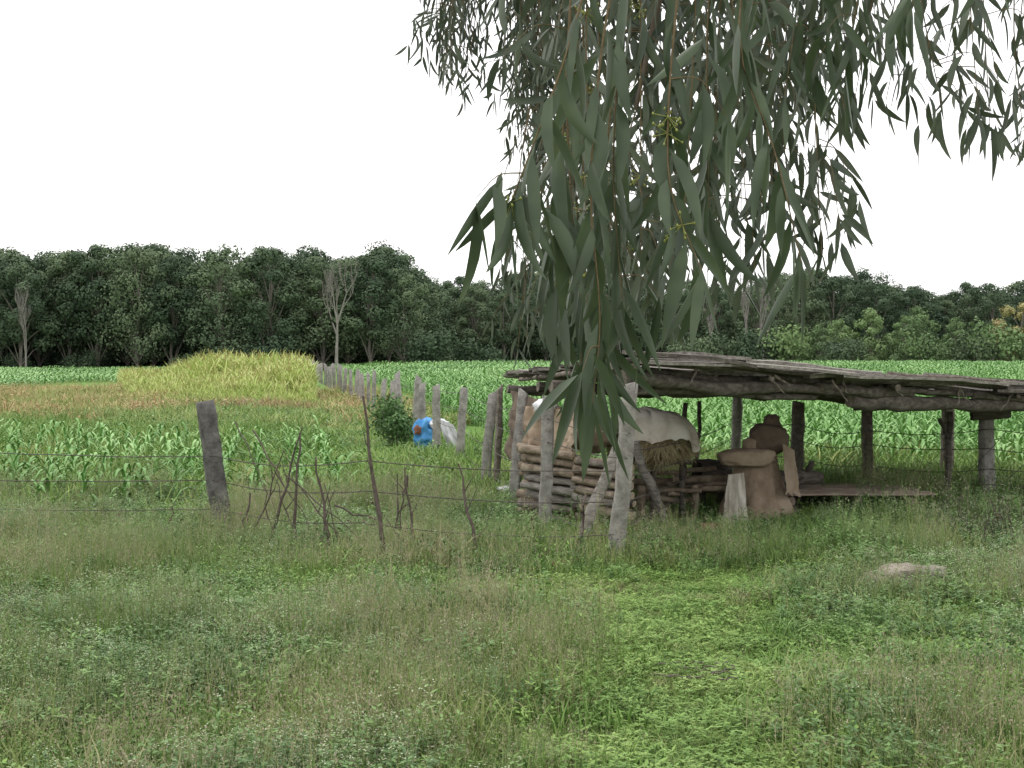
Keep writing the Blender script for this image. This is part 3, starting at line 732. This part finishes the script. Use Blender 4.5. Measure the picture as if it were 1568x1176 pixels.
blob(mb,(3.18,18.78,1.02),.14,.16,.11,1,.08,2,30,18,None,9,.8,.08); mb.obj('upper_sacks',[M['gunnyd'],M['gunny']],sh_)
mb=MB(); cloth(mb,(3.52,18.5,1.06),(3.72,18.7,.96),(3.78,18.6,.36),(3.54,18.35,.42),22,22,.04,6,0,3,0,.08); cloth(mb,(2.80,18.4,.66),(2.98,18.25,.70),(3.02,18.15,.03),(2.70,18.3,.03),20,20,.04,6,1,5); mb.obj('cloth_flaps',[M['gunny'],M['sack']],sh_)
mb=MB(); rough_post(mb,(2.55,19.6,.60),(2.98,19.7,.60),.40,.3,6,.01); rough_post(mb,(2.62,19.6,-.05),(2.62,19.6,.42),.08,.08,3,.01);rough_post(mb,(2.9,19.7,-.05),(2.9,19.7,.42),.08,.08,3,.01); mb.obj('black_box',[M['woodd']])
mb=MB(); tube(mb,crooked((3.5,19.3,.48),(4.25,19.5,.52),6,.04),[.14,.13,.12,.12,.10,.09,.07],10,.14,0,1); tube(mb,crooked((4.0,19.5,.52),(4.1,19.4,.75),3,.02),[.07,.06,.05,.04],7,.1); tube(mb,crooked((3.9,19.5,-.05),(3.95,19.5,.45),3,.02),[.09,.08,.08,.07],7,.1)
mb.obj('tree_stump_log',[M['woodd'],M['wood']])
mb=MB()
for i in range(7):
    yv=18.9+i*.22; tube(mb,[(3.35+R(-.2,.2)+j*.42,yv+R(-.01,.01),.36+R(-.008,.008)) for j in range(6)],.105,8,.08,0,1,flat=.22)
for xx_ in (3.7,4.6,5.3):
    tube(mb,crooked((xx_,18.8,.27),(xx_,20.4,.27),4,.01),.06,7,.1); 
    for yy_ in (18.95,20.2): blob(mb,(xx_,yy_,.09),.13,.13,.16,1,.15)
mb.obj('low_plank_platform',[M['earth'],M['wood']])
mb=MB(); blob(mb,(3.62,13.0,.16),.34,.2,.13,0,.24,2,26,14,None,4); blob(mb,(3.30,12.9,.10),.2,.12,.11,0,.2,2,16,10,None,9); mb.obj('rock',[M['rock']])
mb=MB(); rough_post(mb,(.40,14.0,.10),(.62,14.05,.13),.12,.10,3,.008); mb.obj('clay_brick',[M['brick']])
mb=MB(); rough_post(mb,(2.2,16.6,.14),(2.45,16.65,.16),.16,.14,3,.012); rough_post(mb,(2.5,16.5,.09),(2.62,16.7,.11),.12,.1,3,.012); mb.obj('clay_brick',[M['brick']])
mb=MB(); rough_post(mb,(-.21,8.6,-.02),(-.19,8.6,.14),.03,.03,3,.004); mb.obj('cut_stem',[M['brick']])
tp=empty('tarpaulin_bundle')
mb=MB(); blob(mb,(-1.92,31.6,.44),.26,.25,.34,0,.24,2.4,36,26,None,1,.9,.1); mb.obj('blue_tarpaulin',[M['blue']],tp)
mb=MB(); blob(mb,(-1.60,31.5,.66),.22,.25,.13,0,.22,2.4,30,18,None,1,.9,.1); cloth(mb,(-1.6,31.3,.80),(-1.3,31.2,.70),(-.95,31.0,.02),(-1.45,31.2,.25),18,16,.10,4,0,1,0,.1); mb.obj('white_sheet',[M['white']],tp)
mb=MB(); blob(mb,(-2.08,31.32,.56),.08,.07,.10,0,.3,2.4,20,12,None,7); mb.obj('red_cloth',[M['brick']],tp)
mb=MB(); blob(mb,(-.05,21.0,.22),.16,.2,.06,0,.2,2.4,20,12,None,7); mb.obj('white_plastic_bag',[M['white']])
mb=MB()
for _ in range(14):
    a=Vector((1.2+R(-.25,.3),9.6+R(-.3,.3),.08)); tube(mb,crooked(a,a+Vector((R(-.2,.25),R(-.1,.1),R(-.01,.04))),4,.015),.004,4)
mb.obj('fallen_twigs',[M['wood']])
mb=MB(); random.seed(77)
for _ in range(150):
    bx,by=5.6+R(-.9,1.0),15.6+R(-.6,.6); p=crooked((bx,by,0),(bx+R(-.3,.3),by+R(-.3,.3),R(.35,.85)),5,.03); tube(mb,p,[.005,.0045,.004,.003,.003,.002],3)
    for k in range(20):
        s=p[random.randrange(2,6)]+Vector((R(-.05,.05),R(-.05,.05),R(-.05,.05))); leafquad(mb,s,Vector((R(-1,1),R(-1,1),R(-.2,1))),Vector((R(-1,1),R(-1,1),1)),.035,.012,1)
mb.obj('twiggy_shrub',[M['stick'],foliage('shrub_bits',[(.12,.14,.07),(.19,.19,.12)],2,0,.8)])

# ------------------------------------------------------------ eucalyptus
random.seed(91)
euc=empty('eucalyptus_tree')
def eleaf(mb,base,d,l,w,sick,m=0,seg=6,gr=.5):
    d=d.normalized(); side=d.cross(Vector((R(-1,1),R(-1,1),R(-.3,.3)))).normalized()
    nrm=side.cross(d).normalized(); p=base.copy(); vs=[];fs=[]
    for i in range(seg+1):
        t=i/seg
        if i>0:
            d=(d+Vector((0,0,-gr/seg))+side*(sick/seg)).normalized(); side=(side-d*side.dot(d)).normalized(); nrm=side.cross(d); p=p+d*l/seg
        ww=w*.5*(math.sin(math.pi*t**.72)**.85 if 0<t<1 else 0)+.0006
        vs+=[p-side*ww+nrm*ww*.35,p,p+side*ww+nrm*ww*.35]
    for i in range(seg):
        o=3*i; fs+=[(o,o+1,o+4,o+3),(o+1,o+2,o+5,o+4)]
    mb.add(vs,fs,m)
def strand(mb,pts,r,sp,l0,l1,w0,w1,skip=0.0,buds=0,side=0,twl=(.18,.38),twsp=.16,spread=1.0,gr=(.2,1.3)):
    pts=[Vector(p) for p in pts]; q=[]
    for a,b_ in zip(pts[:-1],pts[1:]):
        for i in range(4): q.append(a.lerp(b_,i/4))
    q.append(pts[-1])
    for _ in range(2): q=[q[0]]+[(q[i-1]+q[i]*2+q[i+1])/4 for i in range(1,len(q)-1)]+[q[-1]]
    n=len(q); tube(mb,q,[r*(1-.75*i/n) for i in range(n)],5,0,1)
    tot=sum((q[i+1]-q[i]).length for i in range(n-1)); k=int(tot/sp); az=R(0,6.28)
    for i in range(k+1):
        t=i/max(1,k)
        if t<skip: continue
        f=t*(n-1); j=min(n-2,int(f)); p=q[j].lerp(q[j+1],f-j); tang=(q[j+1]-q[j]).normalized()
        az+=2.4+R(-.8,.8)
        out=Vector((math.cos(az),math.sin(az)*.8,0)); d=(out*R(.35,1.1)*spread+Vector((0,0,-R(.2,1)))+tang*.35)
        eleaf(mb,p+d.normalized()*.012,d,R(l0,l1)*R(.85,1.15),R(w0,w1),R(-1.4,1.4),0,6,R(*gr))
        if buds and R(0,1)<buds:
            for _ in range(14):
                c=p+Vector((R(-.035,.035),R(-.035,.035),R(-.035,.025))); s=R(.0025,.0042)
                vs=[c+Vector(v)*s for v in((1,0,0),(-1,0,0),(0,1,0),(0,-1,0),(0,0,1.5),(0,0,-1.5))]
                mb.add(vs,[(0,2,4),(2,1,4),(1,3,4),(3,0,4),(2,0,5),(1,2,5),(3,1,5),(0,3,5)],2)
                tube(mb,[p,c],.0009,3,0,2)
    eleaf(mb,q[-1],Vector((R(-.3,.3),R(-.3,.3),-1)),R(l0,l1),R(w0,w1),R(-.8,.8))
    if side>0:
        for i in range(int(tot/twsp)):
            if R(0,1)>side: continue
            t=R(max(.1,skip),.95); f=t*(n-1); j=min(n-2,int(f)); p=q[j].lerp(q[j+1],f-j)
            a=R(0,6.28); l=R(*twl); o=Vector((math.cos(a),math.sin(a)*.9,0))
            strand(mb,[p,p+o*l*.45+Vector((0,0,R(-.05,.12)*l)),p+o*l*.85+Vector((0,0,-l*R(.3,.9)))],r*.5,sp*.8,l0*.9,l1*.95,w0,w1,.15,buds*.6,0,gr=gr)
mb=MB(); 
near=[[(.24,3.1,3.35),(.13,3.0,2.87),(.03,2.95,2.60),(-.01,2.95,2.50)],
 [(.30,3.2,3.4),(.19,3.05,2.88),(.16,3.0,2.54),(.19,3.0,2.28),(.17,3.0,2.10)],
 [(.30,3.3,3.4),(.24,3.2,2.9),(.22,3.15,2.6),(.24,3.1,2.32)],
 [(.42,3.2,3.5),(.34,3.1,2.8),(.33,3.05,2.56),(.40,3.0,2.38)],
 [(.60,3.3,3.5),(.49,3.2,2.9),(.57,3.1,2.66),(.62,3.05,2.40)],
 [(.15,3.3,3.3),(.12,3.2,2.8),(.10,3.2,2.5),(.11,3.2,2.30)],
 [(.5,3.4,3.5),(.46,3.4,2.95),(.47,3.4,2.55)]]
for i,p in enumerate(near): strand(mb,p,.0035,.052,.15,.23,.021,.034,.22,.10 if i in(0,3) else 0,.22,(.08,.16),.2,.66,(.6,1.7))
for (a,zb) in [((1.0,3.3,3.5),2.98),((.9,3.4,3.5),2.86),((1.2,3.3,3.5),3.08),((.76,3.4,3.5),2.80),((.68,3.5,3.5),2.95)]:
    strand(mb,[a,(a[0]-.08,a[1]-.1,3.15),(a[0]-.13,a[1]-.1,zb)],.003,.05,.11,.18,.016,.024,.1,0,.5,(.1,.2),.2,.8,(.5,1.6))
strand(mb,[(.12,3.3,2.9),(.14,3.25,2.45),(.16,3.2,2.14)],.003,.045,.15,.20,.02,.028,.3,0,0,spread=.6,gr=(.7,1.6))
strand(mb,[(.24,3.3,2.9),(.2,3.25,2.5),(.21,3.2,2.16)],.003,.045,.15,.20,.02,.028,.3,0,0,spread=.6,gr=(.7,1.6))
mb.obj('near_drooping_foliage',[M['euc'],M['euct'],M['bud']],euc)
mb=MB()
NM=33
for i in range(NM):
    t=i/(NM-1); yb=R(4.0,6.0); k=yb/5.5
    x=(.12+.98*t+R(-.05,.05))*k; zt=R(3.8,4.4)
    zb=2.2+(R(.15,.6)+.30*abs(t-.4))*k if t>.22 else 2.2+R(-.05,.45)
    dx=R(-.12,.12)
    strand(mb,[(x+R(-.1,.15),yb,zt),(x+dx*.5+R(-.06,.06),yb,(zt+zb)/2+.1),(x+dx,yb,zb)],.004,.08,.12,.19,.018,.028,.03,.10 if t<.4 else 0,.95,(.2,.42),.18,1.05,(.3,1.4))
for i in range(17):
    t=i/16; yb=R(4.2,6.0); k=yb/5.5; x=(1.05+.95*t+R(-.05,.05))*k; zt=R(3.9,4.2); zb=2.2+R(.85,1.22)*k
    strand(mb,[(x+.1,yb,zt),(x,yb,(zt+zb)/2),(x+R(-.1,.1),yb,zb)],.004,.08,.11,.18,.017,.025,.05,0,.7,(.15,.35),.2,.9,(.4,1.5))
mb.obj('middle_drooping_foliage',[M['eucf'],M['euct'],M['bud']],euc)
mb=MB()
def cl(n,x0,x1,z0,z1,zt,y0=8.1,y1=9,sp=.06,l=(.10,.16),side=.8):
    for _ in range(n):
        x=R(x0,x1); yb=R(y0,y1); zb=R(z0,z1); strand(mb,[(x+R(.0,.3),yb,zt+R(0,.3)),(x+R(-.04,.1),yb,(zt+zb)/2+.2),(x,yb,zb)],.005,sp,l[0],l[1],.014,.020,.0,0,side,(.12,.28),.18,.8,(.4,1.5))
cl(16,-.46,-.26,3.75,4.2,4.7); cl(17,-.05,.20,3.45,4.1,4.7); cl(5,-.25,.0,4.15,4.3,4.8); cl(12,.1,.40,3.2,4.0,4.7); cl(5,3.2,3.45,3.0,3.6,4.9,8.1,9,.06)
cl(17,.03,.45,2.15,2.75,3.4,7,8.2)
mb.obj('far_drooping_foliage',[M['eucf'],M['euct'],M['bud']],euc)
mb=MB()
def limb(pts,r0,r1):
    q=[]; pts=[Vector(p) for p in pts]
    for a,b_ in zip(pts[:-1],pts[1:]):
        for i in range(4): q.append(a.lerp(b_,i/4))
    q.append(pts[-1])
    for _ in range(2): q=[q[0]]+[(q[i-1]+q[i]*2+q[i+1])/4 for i in range(1,len(q)-1)]+[q[-1]]
    n=len(q); tube(mb,q,[r0+(r1-r0)*i/(n-1) for i in range(n)],10,.05,0)
limb([(5.4,5.2,-.2),(5.3,5.2,1.5),(5.1,5.2,3.5),(4.6,5.3,5.5),(4.2,5.5,8)],.36,.14)
limb([(5.1,5.2,3.3),(3.6,5.4,4.6),(2,5.6,4.9),(.6,5.7,4.75),(.28,5.7,4.1),(.22,5.65,3.25)],.16,.012)
limb([(2.6,5.5,4.85),(1.6,4.4,4.4),(.9,3.6,3.75),(.3,3.2,3.4)],.07,.012)
limb([(3.6,5.4,4.6),(2.4,4.2,4.4),(1.4,3.4,3.7),(.9,3.3,3.5)],.06,.012)
limb([(4.7,5.3,5.2),(2.8,7.0,5.6),(1.0,8.2,5.5),(-.1,8.5,4.9),(-.4,8.5,4.6)],.12,.015)
limb([(4.7,5.3,5.2),(4.2,7.0,5.6),(3.3,8.4,5.0)],.09,.02)
limb([(2,5.6,4.9),(1.2,5.4,4.3),(.6,5.4,4.0)],.05,.012)
limb([(3,5.5,4.8),(2.2,5.4,4.3),(1.5,5.4,4.1)],.05,.012)
limb([(.24,5.65,3.6),(.3,6.5,3.5),(.25,7.5,3.35)],.03,.012)
limb([(1.6,5.6,4.9),(1.0,5.6,4.0),(.85,5.5,3.3),(.75,5.5,2.9)],.03,.006)
limb([(1.0,5.6,4.9),(.6,5.2,3.8),(.45,5.2,3.1)],.03,.006)
mb.obj('trunk_and_limbs',[M['eucb']],euc)
mb=MB(); random.seed(5)
for _ in range(120):
    x=R(.5,6.5);yb=R(3.5,8.5);zt=R(5.6,8.5); strand(mb,[(x,yb,zt),(x+R(-.2,.2),yb,zt-.5),(x+R(-.2,.2),yb,zt-R(.8,1.2))],.006,.09,.12,.18,.018,.026)
mb.obj('upper_crown_foliage',[M['euc'],M['euct'],M['bud']],euc)

# ------------------------------------------------------------ camera, light, sky
cam=bpy.data.cameras.new('camera'); co=bpy.data.objects.new('camera',cam); COL.objects.link(co); scene.camera=co
cam.lens=50; cam.sensor_width=36; cam.clip_end=6000; cam.clip_start=.05
co.location=(0,0,2.2); co.rotation_euler=(math.radians(90-1.13),0,0)
el,az=math.radians(58),math.radians(-35)
sun=bpy.data.lights.new('sun','SUN'); sun.energy=1.3; sun.angle=math.radians(20); sun.color=(1,.96,.9)
so=bpy.data.objects.new('sun',sun); COL.objects.link(so)
dv=Vector((math.sin(az)*math.cos(el),math.cos(az)*math.cos(el),math.sin(el)))
so.rotation_euler=dv.to_track_quat('Z','Y').to_euler(); so.location=dv*50
w=bpy.data.worlds.new('World'); scene.world=w; w.use_nodes=True; nt=w.node_tree; N=nt.nodes; L=nt.links
bg=N['Background']; sky=N.new('ShaderNodeTexSky'); sky.sky_type='NISHITA'; sky.sun_disc=False; sky.sun_elevation=el; sky.sun_rotation=az; sky.dust_density=4
mx=N.new('ShaderNodeMix'); mx.data_type='RGBA'; mx.inputs[0].default_value=.9; mx.inputs[7].default_value=(11.2,11.15,11.1,1)
L.new(sky.outputs[0],mx.inputs[6]); L.new(mx.outputs[2],bg.inputs['Color']); bg.inputs['Strength'].default_value=.15
scene.view_settings.view_transform='Standard'; scene.view_settings.look='None'; scene.view_settings.exposure=0
